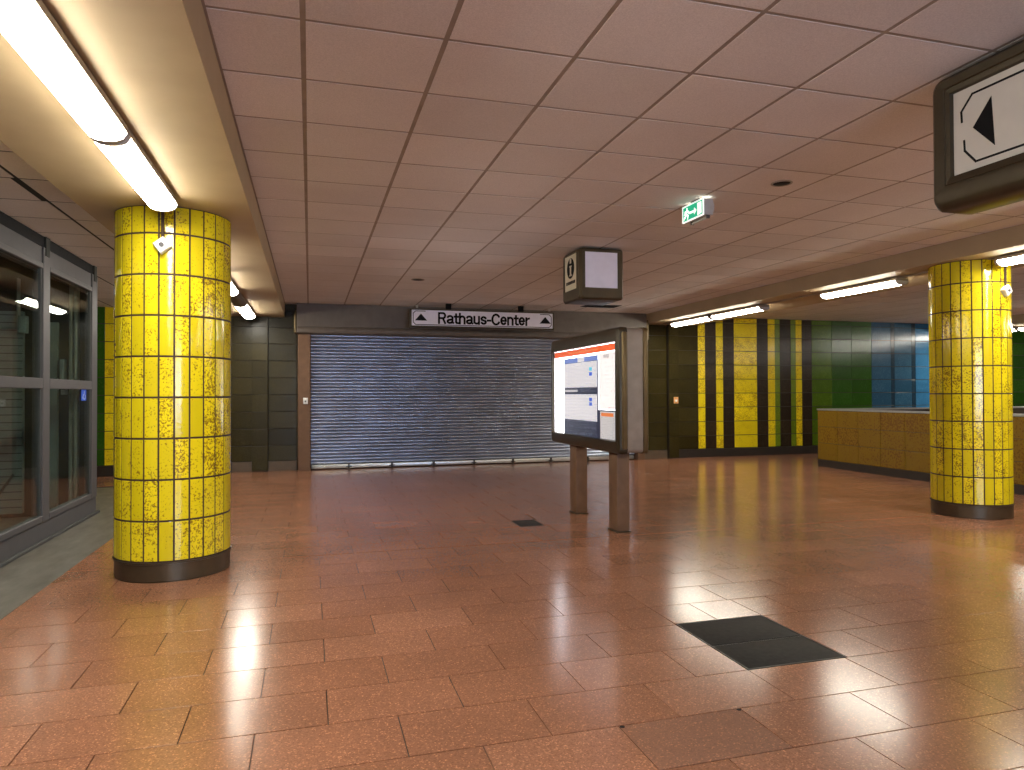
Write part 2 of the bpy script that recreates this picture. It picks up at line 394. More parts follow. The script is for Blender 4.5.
# ================================================================== WALLS
struct(box('wall_left', XL-.2, XL, YF, YB+.3, 0, HC+.2, 'plaster')); struct(box('wall_right', XR, XR+.2, YF, YB+.3, 0, HC+.2, 'dark'))
struct(box('wall_front', XL-.2, XR+.2, YF-.2, YF, 0, HC+.2, 'plaster'))
sw = thing('added_window', 'cool lit added window out of view opposite the shutter', 'added window', (1.9, YF+.05, .75))  # unseen, added as the source inferred from the bluish glow on the slats
box('glow_panel', .05, 3.75, YF+.002, YF+.02, .80, 2.45, 'added_light', sw)
for x in (0, 1.25, 2.5, 3.75): box('mullion', x-.03, x+.05, YF+.002, YF+.09, .75, 2.5, 'grey', sw)
box('sill', -.03, 3.8, YF+.002, YF+.12, .70, .75, 'grey', sw); box('head', -.03, 3.8, YF+.002, YF+.09, 2.5, 2.56, 'grey', sw)
wb = struct(box('wall_back', XL-.2, XR+.2, YB, YB+.25, 0, HC+.25, 'wallgrout'), 'far wall clad in upright stripes of dark, yellow, green and blue tiles')
ZR = [.186, .476, .793, 1.110, 1.427, 1.744, 2.061, 2.378, 2.695, 3.012, HC]
stripes = [(XL, -4.1, 'olive'), (-4.1, -3.48, 'dkgreen'), (-3.48, -3.2, 'yellow_fine'), (-3.2, -2.3, 'dark'), (-2.3, -1.38, 'olive'), (-1.38, -1.03, 'olive'), (-.75, -.24, 'olive'),
           (6.98, 7.55, 'olive'), (7.79, 8.33, 'olive'), (8.33, 8.507, 'yellow_fine'), (8.507, 8.785, 'dark'), (8.785, 8.965, 'yellow_fine'), (8.965, 9.25, 'dark'), (9.25, 9.852, 'yellow_fine'),
           (9.852, 10.145, 'dark'), (10.145, 10.333, 'yellow_fine'), (10.333, 10.467, 'leaf'), (10.467, 10.767, 'dark'), (10.767, 10.903, 'leaf'), (10.903, 11.068, 'yellow_fine'), (11.068, 11.346, 'dark'),
           (11.346, 11.906, 'green'), (11.906, 12.479, 'dkgreen'), (12.479, 13.064, 'dkgreen'), (13.064, 13.64, 'blue'), (13.64, 13.75, 'dkblue'), (13.75, 14.27, 'blue'), (14.27, 14.39, 'dkblue'), (14.39, 14.97, 'ltblue'),
           (14.97, 15.1, 'dkblue'), (15.1, 15.7, 'blue'), (15.7, 16.3, 'dkblue'), (16.3, 16.9, 'dkgreen'), (16.9, 17.5, 'green'), (17.5, 18.1, 'dkgreen'), (18.1, 18.7, 'green'), (18.7, 19.3, 'dkgreen'), (19.3, XR, 'dark')]
cl = []
for (a, b, m) in stripes:
    for z0, z1 in zip(ZR, ZR[1:]): cl.append((((a+b)/2, YB, (z0+z1)/2), b-a-.005, z1-z0-.014, m))
lay(wb, 'wall_tile', cl, 'y-', .012, .002, 300, .0012)
for (a, b) in ((-1.03, -.75), (7.55, 7.79)):            # slim tiled pilasters beside the shutter
    p = struct(box('trim_3', a, b, YB-.10, YB-.001, 0, HC+.1, 'wallgrout'), 'slim dark tiled pilaster beside the shutter')
    lay(p, 'pilaster_tile', [(((a+b)/2, YB-.10, (z0+z1)/2), b-a-.006, z1-z0-.007, 'olive') for z0, z1 in zip([.02]+ZR[1:], ZR[1:])], 'y-', .010, .002, 300, .001)
struct(box('baseboard_back', 7.79, XR, YB-.03, YB-.001, 0, .18, 'plinth'))
struct(box('baseboard_left', XL, -1.38, YB-.03, YB-.001, 0, .18, 'plinth'))
for a, b in ((-1.375, -1.035), (-.745, -.24), (6.99, 7.545)): struct(box('baseboard_shutter', a, b, YB-.03, YB-.001, 0, .18, 'tanplinth'))
# ================================================================== COLUMNS
def column(cx, cy, r, label, joint, HB):
    t = thing('tiled_column', label, 'column', (cx, cy, 0), 'yellow tiled columns under the beams')
    lathe('core', [(r-.0045, .153), (r-.0045, HB-.001)], cx, cy, 'tilegrout', t)
    lathe('base_ring', [(r-.012, .0), (r-.012, .006), (r-.004, .012), (r-.004, .138), (r+.006, .142), (r+.006, .152), (r-.02, .154)], cx, cy, 'colring', t)
    zs = [.158, .468, .783, 1.098, 1.413, 1.728, 2.043, 2.358, 2.673, HB]; nt_ = 25; st = 2*math.pi/nt_
    meshes = {}
    for z0, z1 in zip(zs, zs[1:]):
        hh = round(z1-z0-.015, 4)
        if hh not in meshes:
            g = .0072/r; vs, fs = [], []; S = 3
            for i in range(S+1):
                a = -st/2+g+(st-2*g)*i/S
                for rr, zz in ((r-.0042, -hh/2), (r-.002, -hh/2), (r, -hh/2+.002), (r, hh/2-.002), (r-.002, hh/2), (r-.0042, hh/2)): vs.append((rr*math.cos(a)-r, rr*math.sin(a), zz))
            for i in range(S):
                for k in range(5): fs.append((i*6+k, (i+1)*6+k, (i+1)*6+k+1, i*6+k+1))
            fs += [tuple(range(6)), tuple(range(S*6, S*6+6))]
            me = bpy.data.meshes.new('tile'); me.from_pydata(vs, [], fs)
            bm = bmesh.new(); bm.from_mesh(me); bmesh.ops.recalc_face_normals(bm, faces=bm.faces); bm.to_mesh(me); bm.free()
            me.polygons.foreach_set('use_smooth', [True]*len(me.polygons)); me.set_sharp_from_angle(angle=math.radians(30)); me.materials.append(M['yellow']); meshes[hh] = me
        for k in range(nt_):
            a = joint+(k+.5)*st
            o = link('tile', meshes[hh], (cx+r*math.cos(a), cy+r*math.sin(a), (z0+z1)/2), t, (0, 0, a))
    return t
CL, CR = (-1.073, 6.321, .434), (7.48, 6.452, .412)
column(*CL, 'thick yellow tiled column standing beside the glass lift', math.atan2(-CL[1], -CL[0]), HB)
column(*CR, 'thick yellow tiled column in front of the low parapet on the right', math.atan2(-CR[1], -CR[0])+.06, HBR)
def junction(C, p, label, HB):
    cx, cy, r = C; a = math.atan2(p[1]-cy, p[0]-cx); d = Vector((math.cos(a), math.sin(a), 0)); s = Vector((-d.y, d.x, 0)); z = Vector((0, 0, 1))
    base = Vector((cx, cy, p[2]))+d*r
    t = thing('junction_box', label, 'junction box', base)
    h = .048; tw = math.radians(38); e1 = s*math.cos(tw)+z*math.sin(tw); e2 = z*math.cos(tw)-s*math.sin(tw)
    vs = [tuple(base+d*q+e1*h*i*f+e2*h*j*f) for q, f in ((.001, 1), (.045, 1), (.055, .85)) for i, j in ((-1, -1), (1, -1), (1, 1), (-1, 1))]
    fs = [(0, 1, 2, 3), (8, 9, 10, 11)]+[(L+i, L+(i+1) % 4, L+4+(i+1) % 4, L+4+i) for L in (0, 4) for i in range(4)]
    mk('housing', vs, fs, 'white', t)
    tube('lens', [tuple(base+d*.054), tuple(base+d*.066)], .018, 'grey', t, 10)
    tube('conduit', [tuple(base+d*.014+z*.03), tuple(base+d*.014+z*(HB-p[2]-.002))], .012, 'tilegrout', t)
junction(CL, (-1.080, 5.887, 2.573), 'small white tilted box with conduit high on the column beside the lift', HB)
junction(CR, (7.515, 6.042, 2.570), 'small white tilted box with conduit high on the column by the parapet', HBR)
# ================================================================== LAMP ROWS
HB_L = HB
XLL, XRL, XFL = -1.035, 7.35, 15.58
def batten(x, y0, y1, label, group, lit=True):
    HB = HB_L if x < 0 else HBR
    t = thing('fluorescent_batten', label, 'ceiling light', (x, (y0+y1)/2, HB), group)
    box('housing', x-.10, x+.10, y0+.005, y1-.005, HB-.055, HB-.013, 'fixture', t, .006, 1)
    prof = [(.098, 0), (.095, -.012), (.078, -.036), (.045, -.050), (0, -.055), (-.045, -.050), (-.078, -.036), (-.095, -.012), (-.098, 0)]; n = len(prof)-1
    def sweep(nm, a, b, s, mat):
        vs = [(x+u*s, yy, HB-.055+v*s) for yy in (a, b) for u, v in prof]; m = n+1
        fs = [(i, i+1, m+i+1, m+i) for i in range(n)]+[(0, m, 2*m-1, m-1), tuple(range(m)), tuple(range(m, 2*m))]
        return mk(nm, vs, fs, mat, t, True)
    sweep('diffuser', y0+.03, y1-.03, 1, 'lamp' if lit else 'unlit')
    sweep('end_cap', y0, y0+.0295, 1.03, 'cap' if lit else 'unlit'); sweep('end_cap', y1-.0295, y1, 1.03, 'cap' if lit else 'unlit')
def lamp_rail(x, label):
    HB = HB_L if x < 0 else HBR
    tag(box('lamp_rail', x-.03, x+.05, YF+.1, YB-.25, HB-.0125, HB-.0005, 'fixture'), label, 'rail')
lamp_rail(XLL, 'long mounting rail of the lamps under the left beam'); lamp_rail(XRL, 'long mounting rail of the lamps under the right beam'); lamp_rail(XFL, 'long mounting rail of the lamps under the farthest beam')
GL, GR = 'lamps under the left beam', 'lamps under the right beam'
batten(XLL, 2.72, 4.17, 'large bright lamp in the top left corner, nearest of the left row', GL)
batten(XLL, 4.19, 5.64, 'bright lamp ending at the top of the column beside the lift', GL)
batten(XLL, 8.78, 10.23, 'lit lamp mostly hidden behind the column beside the lift', GL)
batten(XLL, 10.25, 11.50, 'dark unlit lamp between two lit ones behind the left column', GL, False)
batten(XLL, 11.52, 13.28, 'farthest lit lamp of the left row, near the dark tiled wall', GL)
batten(XRL, 11.72, 13.17, 'farthest lit lamp of the right row, at its left end', GR)
batten(XRL, 10.14, 11.64, 'lit lamp of the right row above the yellow striped wall', GR)
batten(XRL, 7.28, 8.70, 'lit lamp just left of the column by the parapet', GR)
batten(XRL, 4.48, 5.94, 'lit lamp cut by the right picture edge beside the column', GR)
batten(XFL, 12.19, 13.6, 'tiny lit lamp touching the edge of the right column, beyond the parapet', 'lamps under the farthest beam')
batten(XFL, 10.74, 12.15, 'tiny lit lamp at the right picture edge beyond the parapet', 'lamps under the farthest beam')
OUT = 'lit lamp of a beam row beyond the edge of the picture'
for x in (XLL, XRL, XFL):
    for y in {XLL: (-4.4, -2.9, -.3, 1.2), XRL: (-4.4, -2.9, -.2, 1.3, 2.78), XFL: (1.2, 4.0, 6.6, 9.25)}[x]: batten(x, y, y+1.45, OUT, 'lamps outside the picture')
batten(XLL, 7.1, 8.55, 'lamp directly behind the column beside the lift', GL)
# ================================================================== ROLLER SHUTTER
sh = thing('roller_shutter', 'wide closed roller shutter of ribbed metal slats under the hanging name sign', 'roller shutter', (3.4, 13.84, 0))
p_ = .0638; prof = [(.024, -.5), (.004, -.41), (-.010, -.28), (-.016, -.13), (-.018, .02), (-.015, .16), (-.008, .29), (.006, .41), (.024, .5)]
vs = [(x, y, z*p_) for x in (-3.36, 3.36) for y, z in prof]; m = len(prof)
me = bpy.data.meshes.new('slat'); me.from_pydata(vs, [], [(i, m+i, m+i+1, i+1) for i in range(m-1)])
bm = bmesh.new(); bm.from_mesh(me); bmesh.ops.solidify(bm, geom=bm.faces[:], thickness=.002)
bmesh.ops.recalc_face_normals(bm, faces=bm.faces); bm.to_mesh(me); bm.free()
me.polygons.foreach_set('use_smooth', [True]*len(me.polygons)); me.set_sharp_from_angle(angle=math.radians(50)); me.materials.append(M['slat'])
for k in range(41): link('slat', me, (3.38, 13.86, .095+.0319+k*p_), sh)
box('bottom_rail', .03, 6.72, 13.82, 13.865, .02, .092, 'rail', sh, .006)
for k in range(9):
    x = .72+.82*k
    if x < 6.65: boxes('bracket', [(x-.02, x+.02, 13.80, 13.82, .0, .10), (x-.05, x+.05, 13.805, 13.82, .035, .055)], 'plinth', sh)
tube('handle', [(.06, 13.81, .075), (.06, 13.79, .04), (.09, 13.785, .03), (.24, 13.785, .03), (.27, 13.79, .04), (.27, 13.81, .075)], .01, 'rail', sh)
for a, b in ((-.215, .015), (6.74, 6.92)):
    loft('guide_post', [(a, b, 0, 2.60, .004, 13.89), (a, b, 0, 2.60, .004, 13.70), (a+.012, b-.012, 0, 2.60, .004, 13.688)], 'Y', 'brown', sh, True, True)
hx0, hx1 = -.235, 6.93
vs = []; prof = [(13.89, HC-.002), (13.62, HC-.002), (13.62, 2.70), (13.605, 2.695), (13.59, 2.66), (13.59, 2.62), (13.60, 2.585), (13.63, 2.565), (13.89, 2.565)]
vs = [(x, y, z) for x in (hx0, hx1) for y, z in prof]; m = len(prof)
mk('hood', vs, [(i, (i+1) % m, m+(i+1) % m, m+i) for i in range(m)]+[tuple(range(m)), tuple(range(m, 2*m))], 'hoodm', sh, True)
box('hood_end', hx0-.05, hx0, 13.60, 13.885, 2.57, 3.0, 'bronze', sh, .02, 3)
box('hood_end', hx1, hx1+.05, 13.60, 13.885, 2.57, 3.0, 'bronze', sh, .02, 3)
kb = box('key_switch', -.12, -.035, 13.66, 13.688, 1.25, 1.37, 'white', sh, .006); kb['label'] = 'small white key switch on the brown post'
k2 = box('lock_cylinder', -.09, -.065, 13.652, 13.66, 1.29, 1.315, 'dkgrey', kb)
al = thing('wall_button', 'small orange call plate on the dark wall right of the shutter', 'button', (7.72, 13.79, 1.19))
box('plate', 7.66, 7.77, 13.775, 13.789, 1.20, 1.345, 'orange', al, .004); box('push_button', 7.69, 7.74, 13.768, 13.775, 1.24, 1.29, 'white', al, .003)
# ================================================================== HANGING NAME SIGN
ns = thing('hanging_sign', 'long white hanging sign reading Rathaus-Center above the shutter', 'sign', (3.2, 13.05, 2.68))
loft('frame', [(1.785, 4.615, 2.675, 3.022, .012, 13.12), (1.785, 4.615, 2.675, 3.022, .012, 13.005), (1.795, 4.605, 2.685, 3.012, .01, 12.995), (1.815, 4.585, 2.705, 2.998, .008, 12.995), (1.815, 4.585, 2.705, 2.998, .008, 13.008)], 'Y', 'dkbronze', ns, True, False)
box('face', 1.812, 4.588, 13.004, 13.012, 2.702, 3.0, 'lavender', ns)
def arc(cx, cy, rx, ry, a0, a1, n=10): return [(cx+rx*math.cos(math.radians(a0+(a1-a0)*k/n)), cy+ry*math.sin(math.radians(a0+(a1-a0)*k/n))) for k in range(n+1)]
GL_ = {  # grotesque letters: strokes in units of the cap height, then the advance
    'R': ([[(.08, 0), (.08, .92), (.40, .92)]+arc(.40, .69, .19, .23, 90, -90)+[(.08, .46)], [(.40, .46), (.60, 0)]], .74),
    'a': ([arc(.27, .50, .20, .17, 160, 0)+[(.47, .10), (.54, .04)], [(.47, .36), (.30, .34)]+arc(.25, .18, .18, .14, 90, 270)+[(.36, .06), (.47, .18)]], .62),
    't': ([[(.16, .86), (.16, .14), (.22, .04), (.34, .04)], [(.02, .62), (.34, .62)]], .40),
    'h': ([[(.08, 0), (.08, .92)], [(.08, .44)]+arc(.28, .44, .20, .22, 150, 0)+[(.48, 0)]], .62),
    'u': ([[(.08, .68), (.08, .22)]+arc(.28, .22, .20, .18, 180, 330)+[(.48, .22)], [(.48, .68), (.48, 0)]], .62),
    's': ([arc(.26, .49, .18, .16, 20, 180)+[(.12, .40), (.40, .28)]+arc(.26, .19, .18, .15, 20, -160)], .56),
    '-': ([[(.04, .34), (.30, .34)]], .38),
    'C': ([arc(.40, .46, .32, .46, 35, 325, 16)], .78),
    'e': ([[(.08, .36), (.48, .36)]+arc(.28, .36, .20, .31, 0, 320, 16)], .60),
    'n': ([[(.08, 0), (.08, .68)], [(.08, .44)]+arc(.28, .44, .20, .22, 150, 0)+[(.48, 0)]], .62),
    'r': ([[(.08, 0), (.08, .68)], [(.08, .40), (.16, .58), (.34, .64)]], .38)}
tw = sum(GL_[c][1] for c in 'Rathaus-Center'); CH = .205; sx = 1.80/tw; x = 3.21-.9; lines = []
for c in 'Rathaus-Center':
    for L in GL_[c][0]: lines.append([(x+u*sx, 2.760+v*CH) for u, v in L])
    x += GL_[c][1]*sx
strokes('lettering', lines, .037, 12.9985, 13.0035, 'Y', 'black', ns)
for x in (1.99, 4.43): prism('arrow', [(x-.115, 2.80), (x+.115, 2.80), (x, 2.93)], 12.9985, 13.0035, 'Y', 'black', ns)
strokes('border_line', [[(2.07, 2.977), (1.89, 2.977), (1.845, 2.935), (1.845, 2.77), (1.89, 2.725), (4.51, 2.725), (4.555, 2.77), (4.555, 2.935), (4.51, 2.977), (4.33, 2.977)]], .012, 12.9995, 13.0035, 'Y', 'black', ns)
for x in (2.52, 3.95): box('bracket', x-.05, x+.05, 13.03, 13.10, 3.0225, HC-.001, 'black', ns, .005)
for (x, y, lab) in ((1.975, 13.4, 'tiny white sprinkler on the ceiling above the left end of the name sign'), (4.62, 13.3, 'tiny white sprinkler on the ceiling above the right end of the name sign')):
    t = thing('sprinkler', lab, 'sprinkler', (x, y, HC), 'white sprinklers above the name sign')
    lathe('rosette', [(.035, HC-.001), (.035, HC-.008), (.02, HC-.014)], x, y, 'white', t, 14); lathe('head', [(.012, HC-.014), (.012, HC-.04), (.026, HC-.044), (.026, HC-.048)], x, y, 'white', t, 12)
# ================================================================== DISPLAY CASE
dc = thing('display_case', 'backlit bronze information display case with timetables on two brown legs', 'display case', (3.1, 7.37, 0))
KY0, KY1, KZ0, KZ1 = 6.35, 8.40, .825, 2.095
loft('front_frame', [(KY0+.02, KY1-.02, KZ0+.02, KZ1-.02, .05, 3.03), (KY0, KY1, KZ0, KZ1, .05, 3.02), (KY0, KY1, KZ0, KZ1, .05, 2.965), (KY0+.012, KY1-.012, KZ0+.012, KZ1-.012, .045, 2.94), (KY0+.03, KY1-.03, KZ0+.03, KZ1-.03, .04, 2.93),
     (6.447, 8.335, .948, 1.955, .012, 2.93), (6.452, 8.33, .953, 1.95, .01, 2.962)], 'X', 'dkbronze', dc)
loft('back_frame', [(KY0+.02, KY1-.02, KZ0+.02, KZ1-.02, .05, 3.19), (KY0, KY1, KZ0, KZ1, .05, 3.20), (KY0, KY1, KZ0, KZ1, .05, 3.24), (KY0+.03, KY1-.03, KZ0+.03, KZ1-.03, .04, 3.26)], 'X', 'bronze', dc, False, True)
loft('corner_trim', [(KY0-.001, KY0+.03, KZ0+.06, KZ1-.06, .012, 3.02), (KY0-.014, KY0+.03, KZ0+.05, KZ1-.05, .012, 3.005), (KY0-.014, KY0+.03, KZ0+.05, KZ1-.05, .012, 2.972), (KY0-.001, KY0+.03, KZ0+.06, KZ1-.06, .012, 2.958)], 'X', 'bronze', dc, True, True)
loft('housing', [(KY0+.012, KY1-.012, KZ0+.012, KZ1-.012, .045, 2.975), (KY0+.012, KY1-.012, KZ0+.012, KZ1-.012, .045, 3.195)], 'X', 'taupe', dc, True, True)
po = box('poster', 2.9655, 2.974, 6.44, 8.34, .94, 1.962, 'c_white', dc)
def sheet(nm, y0, y1, z0, z1, mat, lift=1):
    return box(nm, 2.9655-.0015*lift, 2.9654-.0015*(lift-1), y0, y1, z0, z1, mat, po)
sheet('header_strip', 6.462, 8.335, 1.872, 1.942, 'c_red')
sheet('header_title', 6.95, 7.85, 1.898, 1.912, 'c_orange', 2); sheet('header_mark', 6.475, 6.52, 1.89, 1.925, 'c_navy', 2)
sheet('blue_band', 6.955, 8.0, 1.79, 1.845, 'c_blue'); sheet('white_flash', 7.35, 7.55, 1.79, 1.845, 'c_sheet', 2)
sheet('navy_panel', 6.955, 8.0, .945, 1.79, 'c_ink')
sheet('timetable', 6.985, 7.985, 1.50, 1.785, 'c_sheet', 2); sheet('timetable', 6.985, 7.985, 1.128, 1.422, 'c_sheet', 2)
for z, m in ((1.70, 'c_cyan'), (1.645, 'c_icon'), (1.365, 'c_icon'), (1.315, 'c_icon')): sheet('symbol', 7.12, 7.20, z-.018, z+.02, m, 3)
sheet('caption', 7.55, 7.97, 1.45, 1.475, 'c_small', 2)
sheet('network_map', 6.462, 6.93, 1.265, 1.865, 'c_map'); sheet('map_logo', 6.66, 6.82, 1.80, 1.84, 'c_small', 2)
sheet('navy_corner', 6.462, 6.955, .945, 1.258, 'c_navy'); sheet('notice', 6.525, 6.90, .955, 1.243, 'c_small', 2); sheet('notice_header', 6.56, 6.87, 1.192, 1.228, 'c_orange', 3)
pn = box('pane', 2.945, 2.949, 6.449, 8.333, .95, 1.953, 'caseglass', dc)
for y in (6.745, 7.895):
    lg = box('leg', 3.035, 3.175, y-.105, y+.105, .012, KZ0+.012, 'brown', dc, .006)
    box('foot_plate', 3.025, 3.185, y-.115, y+.115, 0, .012, 'dkbronze', lg)
# ================================================================== INFO CUBE
ic = thing('info_cube', 'hanging bronze cube sign with information symbol and blank white panel', 'sign', (3.265, 7.805, HC))
cx0, cx1, cy0, cy1, cz0, cz1 = 2.985, 3.545, 7.52, 8.10, 2.522, 3.118
box('body', cx0+.012, cx1-.012, cy0+.012, cy1-.012, cz0+.002, cz1, 'dkbronze', ic, .03, 3)
box('ceiling_mount', cx0+.12, cx1-.12, cy0+.12, cy1-.12, cz1-.01, HC-.001, 'dkbronze', ic)
loft('front_frame', [(cx0+.014, cx1-.014, cz0+.01, cz1, .035, cy0+.05), (cx0+.012, cx1-.012, cz0, cz1, .035, cy0+.02), (cx0+.03, cx1-.03, cz0+.02, cz1-.02, .03, cy0), (3.052, 3.466, 2.655, 3.078, .006, cy0), (3.058, 3.460, 2.662, 3.072, .005, cy0+.02)], 'Y', 'cubem', ic)
box('front_panel', 3.056, 3.462, cy0+.0105, cy0+.0118, 2.66, 3.074, 'lavender', ic)
loft('side_frame', [(cy0+.014, cy1-.014, cz0+.01, cz1, .035, cx0+.05), (cy0+.012, cy1-.012, cz0, cz1, .035, cx0+.02), (cy0+.03, cy1-.03, cz0+.02, cz1-.02, .03, cx0), (7.635, 8.035, 2.66, 3.085, .006, cx0), (7.641, 8.029, 2.666, 3.079, .005, cx0+.02)], 'X', 'cubem', ic)
sp = box('side_panel', cx0+.0105, cx0+.0118, 7.638, 8.032, 2.663, 3.082, 'offwhite', ic)
ell = [(7.842+.118*math.cos(2*math.pi*k/28), 2.925+.122*math.sin(2*math.pi*k/28)) for k in range(28)]
prism('symbol_disc', ell, cx0+.0085, cx0+.0104, 'X', 'black', sp)
boxes('letter_i', [(cx0+.0065, cx0+.0084, 7.818, 7.862, 2.835, 2.955), (cx0+.0065, cx0+.0084, 7.805, 7.875, 2.94, 2.957), (cx0+.0065, cx0+.0084, 7.80, 7.88, 2.832, 2.85), (cx0+.0065, cx0+.0084, 7.815, 7.865, 2.985, 3.04)], 'offwhite', sp)
boxes('caption', [(cx0+.0085, cx0+.0104, y, y+.032, 2.735, 2.772) for y in [7.70+.0425*k for k in range(7)]], 'black', sp)
# ================================================================== EXIT SIGN
ex = thing('exit_sign', 'green lit emergency exit sign with running figure under the ceiling', 'exit sign', (3.31, 5.495, HC))
eb = (5.322, 5.668, 2.972, 3.112)
vs = []; prof = [(3.258, eb[2]), (3.258, eb[3]), (3.345, eb[3]), (3.362, (eb[2]+eb[3])/2), (3.345, eb[2])]; m = len(prof)
vs = [(x, y, z) for y in (eb[0], eb[1]) for x, z in prof]
mk('housing', vs, [(i, (i+1) % m, m+(i+1) % m, m+i) for i in range(m)]+[tuple(range(m)), tuple(range(m, 2*m))], 'exgrey', ex)
box('mount', 3.28, 3.33, 5.42, 5.57, eb[3], HC-.001, 'white', ex)
box('top_light', 3.285, 3.335, 5.35, 5.415, eb[3], eb[3]+.003, 'e_glow', ex); box('top_light', 3.285, 3.335, 5.575, 5.64, eb[3], eb[3]+.003, 'e_glow', ex)
loft('bezel', [(5.318, 5.672, 2.966, 3.114, .006, 3.258), (5.318, 5.672, 2.966, 3.114, .006, 3.250), (5.33, 5.66, 2.978, 3.104, .004, 3.250), (5.33, 5.66, 2.978, 3.104, .004, 3.254)], 'X', 'e_white', ex)
fc = box('face', 3.2525, 3.2575, 5.329, 5.661, 2.977, 3.105, 'e_green', ex)
prism('door_symbol', [(5.35, 2.992), (5.415, 2.984), (5.415, 3.092), (5.35, 3.092)], 3.2505, 3.2524, 'X', 'e_white', fc)
prism('arrow_symbol', [(5.43, 3.036), (5.47, 3.066), (5.47, 3.046), (5.545, 3.046), (5.545, 3.026), (5.47, 3.026), (5.47, 3.006)], 3.2505, 3.2524, 'X', 'e_white', fc)
strokes('running_figure', [[(5.592, 3.086), (5.590, 3.080)], [(5.592, 3.068), (5.600, 3.036)], [(5.600, 3.036), (5.575, 3.018), (5.582, 2.990)], [(5.600, 3.036), (5.622, 3.014), (5.648, 2.996)], [(5.592, 3.062), (5.566, 3.052), (5.556, 3.036)], [(5.594, 3.062), (5.620, 3.058), (5.632, 3.038)]], .015, 3.2505, 3.2524, 'X', 'e_white', fc)
tube('bottom_lamp', [(3.31, 5.34, 2.955), (3.31, 5.60, 2.955)], .011, 'glassbar', ex)
boxes('lamp_clip', [(3.295, 3.325, 5.335, 5.347, 2.945, 2.971), (3.295, 3.325, 5.593, 5.605, 2.945, 2.971)], 'grey', ex)
# ================================================================== ARROW SIGN
ar = thing('arrow_sign', 'large dark framed hanging sign with black arrow on white in the top right corner', 'sign', (3.385, 2.1, HC))
a0, a1, z0, z1 = 1.15, 3.025, 2.398, 3.118
loft('frame', [(1.26, 2.905, 2.575, 3.012, .004, 3.282), (1.255, 2.91, 2.57, 3.017, .004, 3.258), (1.235, 2.93, 2.535, 3.04, .01, 3.252), (1.23, 2.935, 2.53, 3.045, .01, 3.256), (1.225, 2.94, 2.525, 3.05, .012, 3.250), (a0+.04, a1-.03, z0+.045, z1-.03, .05, 3.245),
     (a0+.012, a1-.012, z0+.018, z1-.012, .06, 3.258), (a0, a1, z0, z1, .065, 3.285), (a0, a1, z0, z1, .065, 3.46), (a0+.02, a1-.02, z0+.02, z1-.02, .06, 3.51), (a0+.05, a1-.05, z0+.05, z1-.05, .05, 3.52)], 'X', 'dkbronze', ar, False, True)
fc = box('face', 3.2765, 3.281, 1.262, 2.903, 2.577, 3.01, 'signwhite', ar)
prism('arrow', [(2.791, 2.792), (2.688, 2.915), (2.672, 2.661)], 3.2745, 3.2764, 'X', 'black', fc)
strokes('border_line', [[(2.854, 2.844), (2.857, 2.897), (2.793, 2.968), (1.37, 2.970), (1.31, 2.90), (1.31, 2.69), (1.37, 2.612), (2.777, 2.614), (2.839, 2.688), (2.842, 2.741)]], .011, 3.2745, 3.2764, 'X', 'black', fc)
box('ceiling_mount', 3.32, 3.45, 1.5, 2.6, z1, HC-.001, 'dkbronze', ar)
# ================================================================== CEILING FITTINGS
def disc(name, x, y, r, label):
    t = thing(name, label, 'ceiling vent', (x, y, HC)); lathe('ring', [(r, HC-.0005), (r, HC-.006), (r*.86, HC-.009), (r*.8, HC-.004)], x, y, 'seam', t, 24); lathe('opening', [(r*.8, HC-.0035), (r*.78, HC-.0045)], x, y, 'black', t, 24)
disc('ceiling_outlet', 3.68, 4.842, .085, 'round dark ceiling outlet to the right of the exit sign')
disc('ceiling_outlet', 1.546, 10.388, .10, 'small round dark ceiling outlet above the shutter')
t = thing('ceiling_slot', 'dark rectangular vent slot in the ceiling behind the info cube', 'ceiling vent', (5.45, 12.64, HC))
boxes('frame', [(5.1, 5.81, 12.45, 12.47, HC-.008, HC-.0005), (5.1, 5.81, 12.81, 12.83, HC-.008, HC-.0005), (5.1, 5.12, 12.47, 12.81, HC-.008, HC-.0005), (5.79, 5.81, 12.47, 12.81, HC-.008, HC-.0005)], 'dkgrey', t)
for k in range(5): box('louvre', 5.121, 5.789, 12.475+.068*k, 12.53+.068*k, HC-.006, HC-.001, 'black', t)
# ================================================================== PARAPET
PX, PY0, PY1, PZ = 9.5, 3.0, 11.48, 1.12
pp = thing('stair_parapet', 'low amber tiled parapet with pale coping behind the right column', 'parapet', (PX+.1, (PY0+PY1)/2, 0))
boxes('core', [(PX+.012, PX+.22, PY0, PY1-.012, 0, PZ-.03), (PX+.22, 15.0, PY1-.22, PY1-.012, 0, PZ-.03)], 'wallgrout', pp)
box('plinth', PX-.004, PX+.0115, PY0, PY1, 0, .135, 'plinth', pp)
ys = []; y = PY1
while y > PY0+.1: ys.append(y); y -= .52
cl = []
for y in ys:
    for a, b in ((.138, .46), (.46, .775), (.775, PZ-.032)): cl.append(((PX+.012, y-.26, (a+b)/2), .514, b-a-.007, 'amber'))
lay(pp, 'parapet_tile', cl, 'x-', .012, .002, 300, .001)
boxes('coping', [(PX-.01, PX+.24, PY0, PY1+.01, PZ-.03, PZ), (PX+.24, 15.0, PY1-.23, PY1+.01, PZ-.03, PZ)], 'rail', pp)
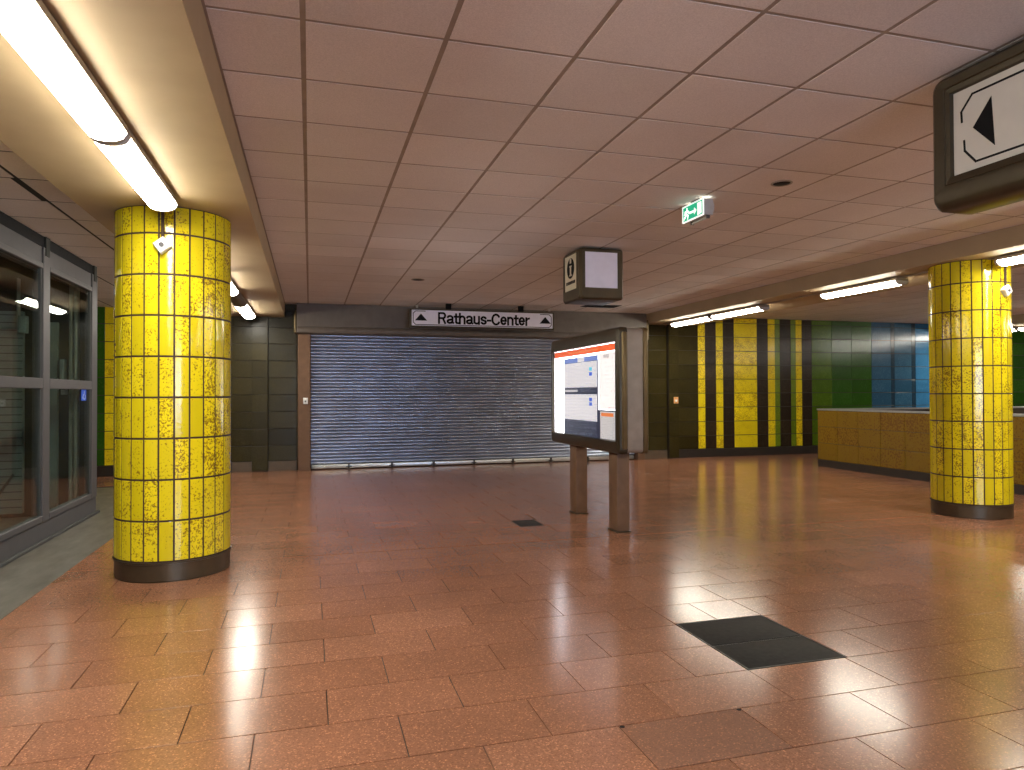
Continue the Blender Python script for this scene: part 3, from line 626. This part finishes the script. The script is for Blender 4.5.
# ================================================================== GLASS LIFT
lf = thing('glass_lift', 'grey framed glass lift shaft with dark interior at the left edge', 'lift', (-2.9, 7.0, 0))
LX, LY0, LY1, LT = -2.5, 4.1, 9.62, HL-.004
box('plinth', LX-.08, LX, LY0, LY1, 0, .20, 'grey', lf, .004, 1)
box('foot_strip', LX, LX+.035, LY0, LY1+.04, 0, .03, 'dkgrey', lf, .004, 1)
def post(nm, y0, y1, za, zb, mat='grey', x0=LX-.07, x1=LX+.012): return box(nm, x0, x1, y0, y1, za, zb, mat, lf, .006, 1)
post('corner_post', 9.40, 9.61, .201, 2.88); post('mullion', 7.81, 7.99, .201, 2.88); post('mullion', 6.0, 6.18, .201, 2.88); post('mullion', LY0, LY0+.18, .201, 2.88)
bays = [(7.992, 9.398), (6.182, 7.808), (LY0+.182, 5.998)]
for a, b in bays:
    post('bottom_rail', a, b, .201, .265); post('middle_rail', a, b, 1.498, 1.60); post('top_rail', a, b, 2.665, 2.72)
    for za, zb in ((.266, 1.497), (1.601, 2.664)):
        box('glass_pane', LX-.022, LX-.014, a+.001, b-.001, za, zb, 'glass', lf)
        box('gasket', LX-.03, LX-.006, a, a+.02, za, zb, 'dkgrey', lf); box('gasket', LX-.03, LX-.006, b-.02, b, za, zb, 'dkgrey', lf)
for a, b in bays: box('header_panel', LX-.06, LX-.005, a, b, 2.721, 2.88, 'grey', lf)
box('top_channel', LX-.10, LX+.0, LY0, LY1, 2.881, LT, 'black', lf)
for y in (7.9, 9.5, 6.09): box('channel_clip', LX+.0005, LX+.02, y-.05, y+.05, 2.80, LT, 'liftdark', lf)
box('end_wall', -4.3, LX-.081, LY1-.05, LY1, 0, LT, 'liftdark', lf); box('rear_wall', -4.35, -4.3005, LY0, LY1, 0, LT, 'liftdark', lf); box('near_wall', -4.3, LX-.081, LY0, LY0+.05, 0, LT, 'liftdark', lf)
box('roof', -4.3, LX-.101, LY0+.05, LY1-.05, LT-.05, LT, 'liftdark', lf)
# fittings inside the shaft
box('pale_panel', -3.75, -3.24, 9.50, 9.5695, .05, 2.42, 'liftpanel', lf); 
for k in range(26): box('panel_rib', -3.75, -3.24, 9.494, 9.4995, .12+.09*k, .13+.09*k, 'dkgrey', lf)
box('pale_panel', -2.985, -2.885, 9.50, 9.5695, .05, 2.30, 'liftpanel', lf)
for x in (-2.752, -2.70): box('guide_rail', x, x+.035, 9.46, 9.5695, .02, LT-.055, 'steel', lf, .008, 1)
box('control_box', -3.26, -3.175, 9.40, 9.4935, 2.16, 2.36, 'liftpanel', lf, .006); box('control_arm', -3.275, -3.262, 9.42, 9.4935, 2.16, 2.80, 'steel', lf)
box('switch_box', -2.845, -2.80, 9.45, 9.5695, 1.62, 1.86, 'liftpanel', lf, .005); box('buffer_bracket', -2.83, -2.79, 9.45, 9.5695, 1.44, 1.50, 'rail', lf)
tube('diagonal_brace', [(-3.55, 9.42, .12), (-3.30, 9.42, .52)], .014, 'dkgrey', lf)
for k in range(2): tube('cable', [(-3.12+.05*k, 9.47, .02), (-3.12+.05*k, 9.47, LT-.055)], .012, 'dkgrey', lf)
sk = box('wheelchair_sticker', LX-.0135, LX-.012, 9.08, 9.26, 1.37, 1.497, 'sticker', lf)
rg = [(9.185+.042*math.cos(a), 1.415+.028*math.sin(a)) for a in [math.radians(150+20*k) for k in range(13)]]
strokes('wheelchair_symbol', [rg, [(9.185, 1.475), (9.18, 1.44), (9.145, 1.435), (9.125, 1.40)]], .012, LX-.0118, LX-.0108, 'X', 'white', sk)
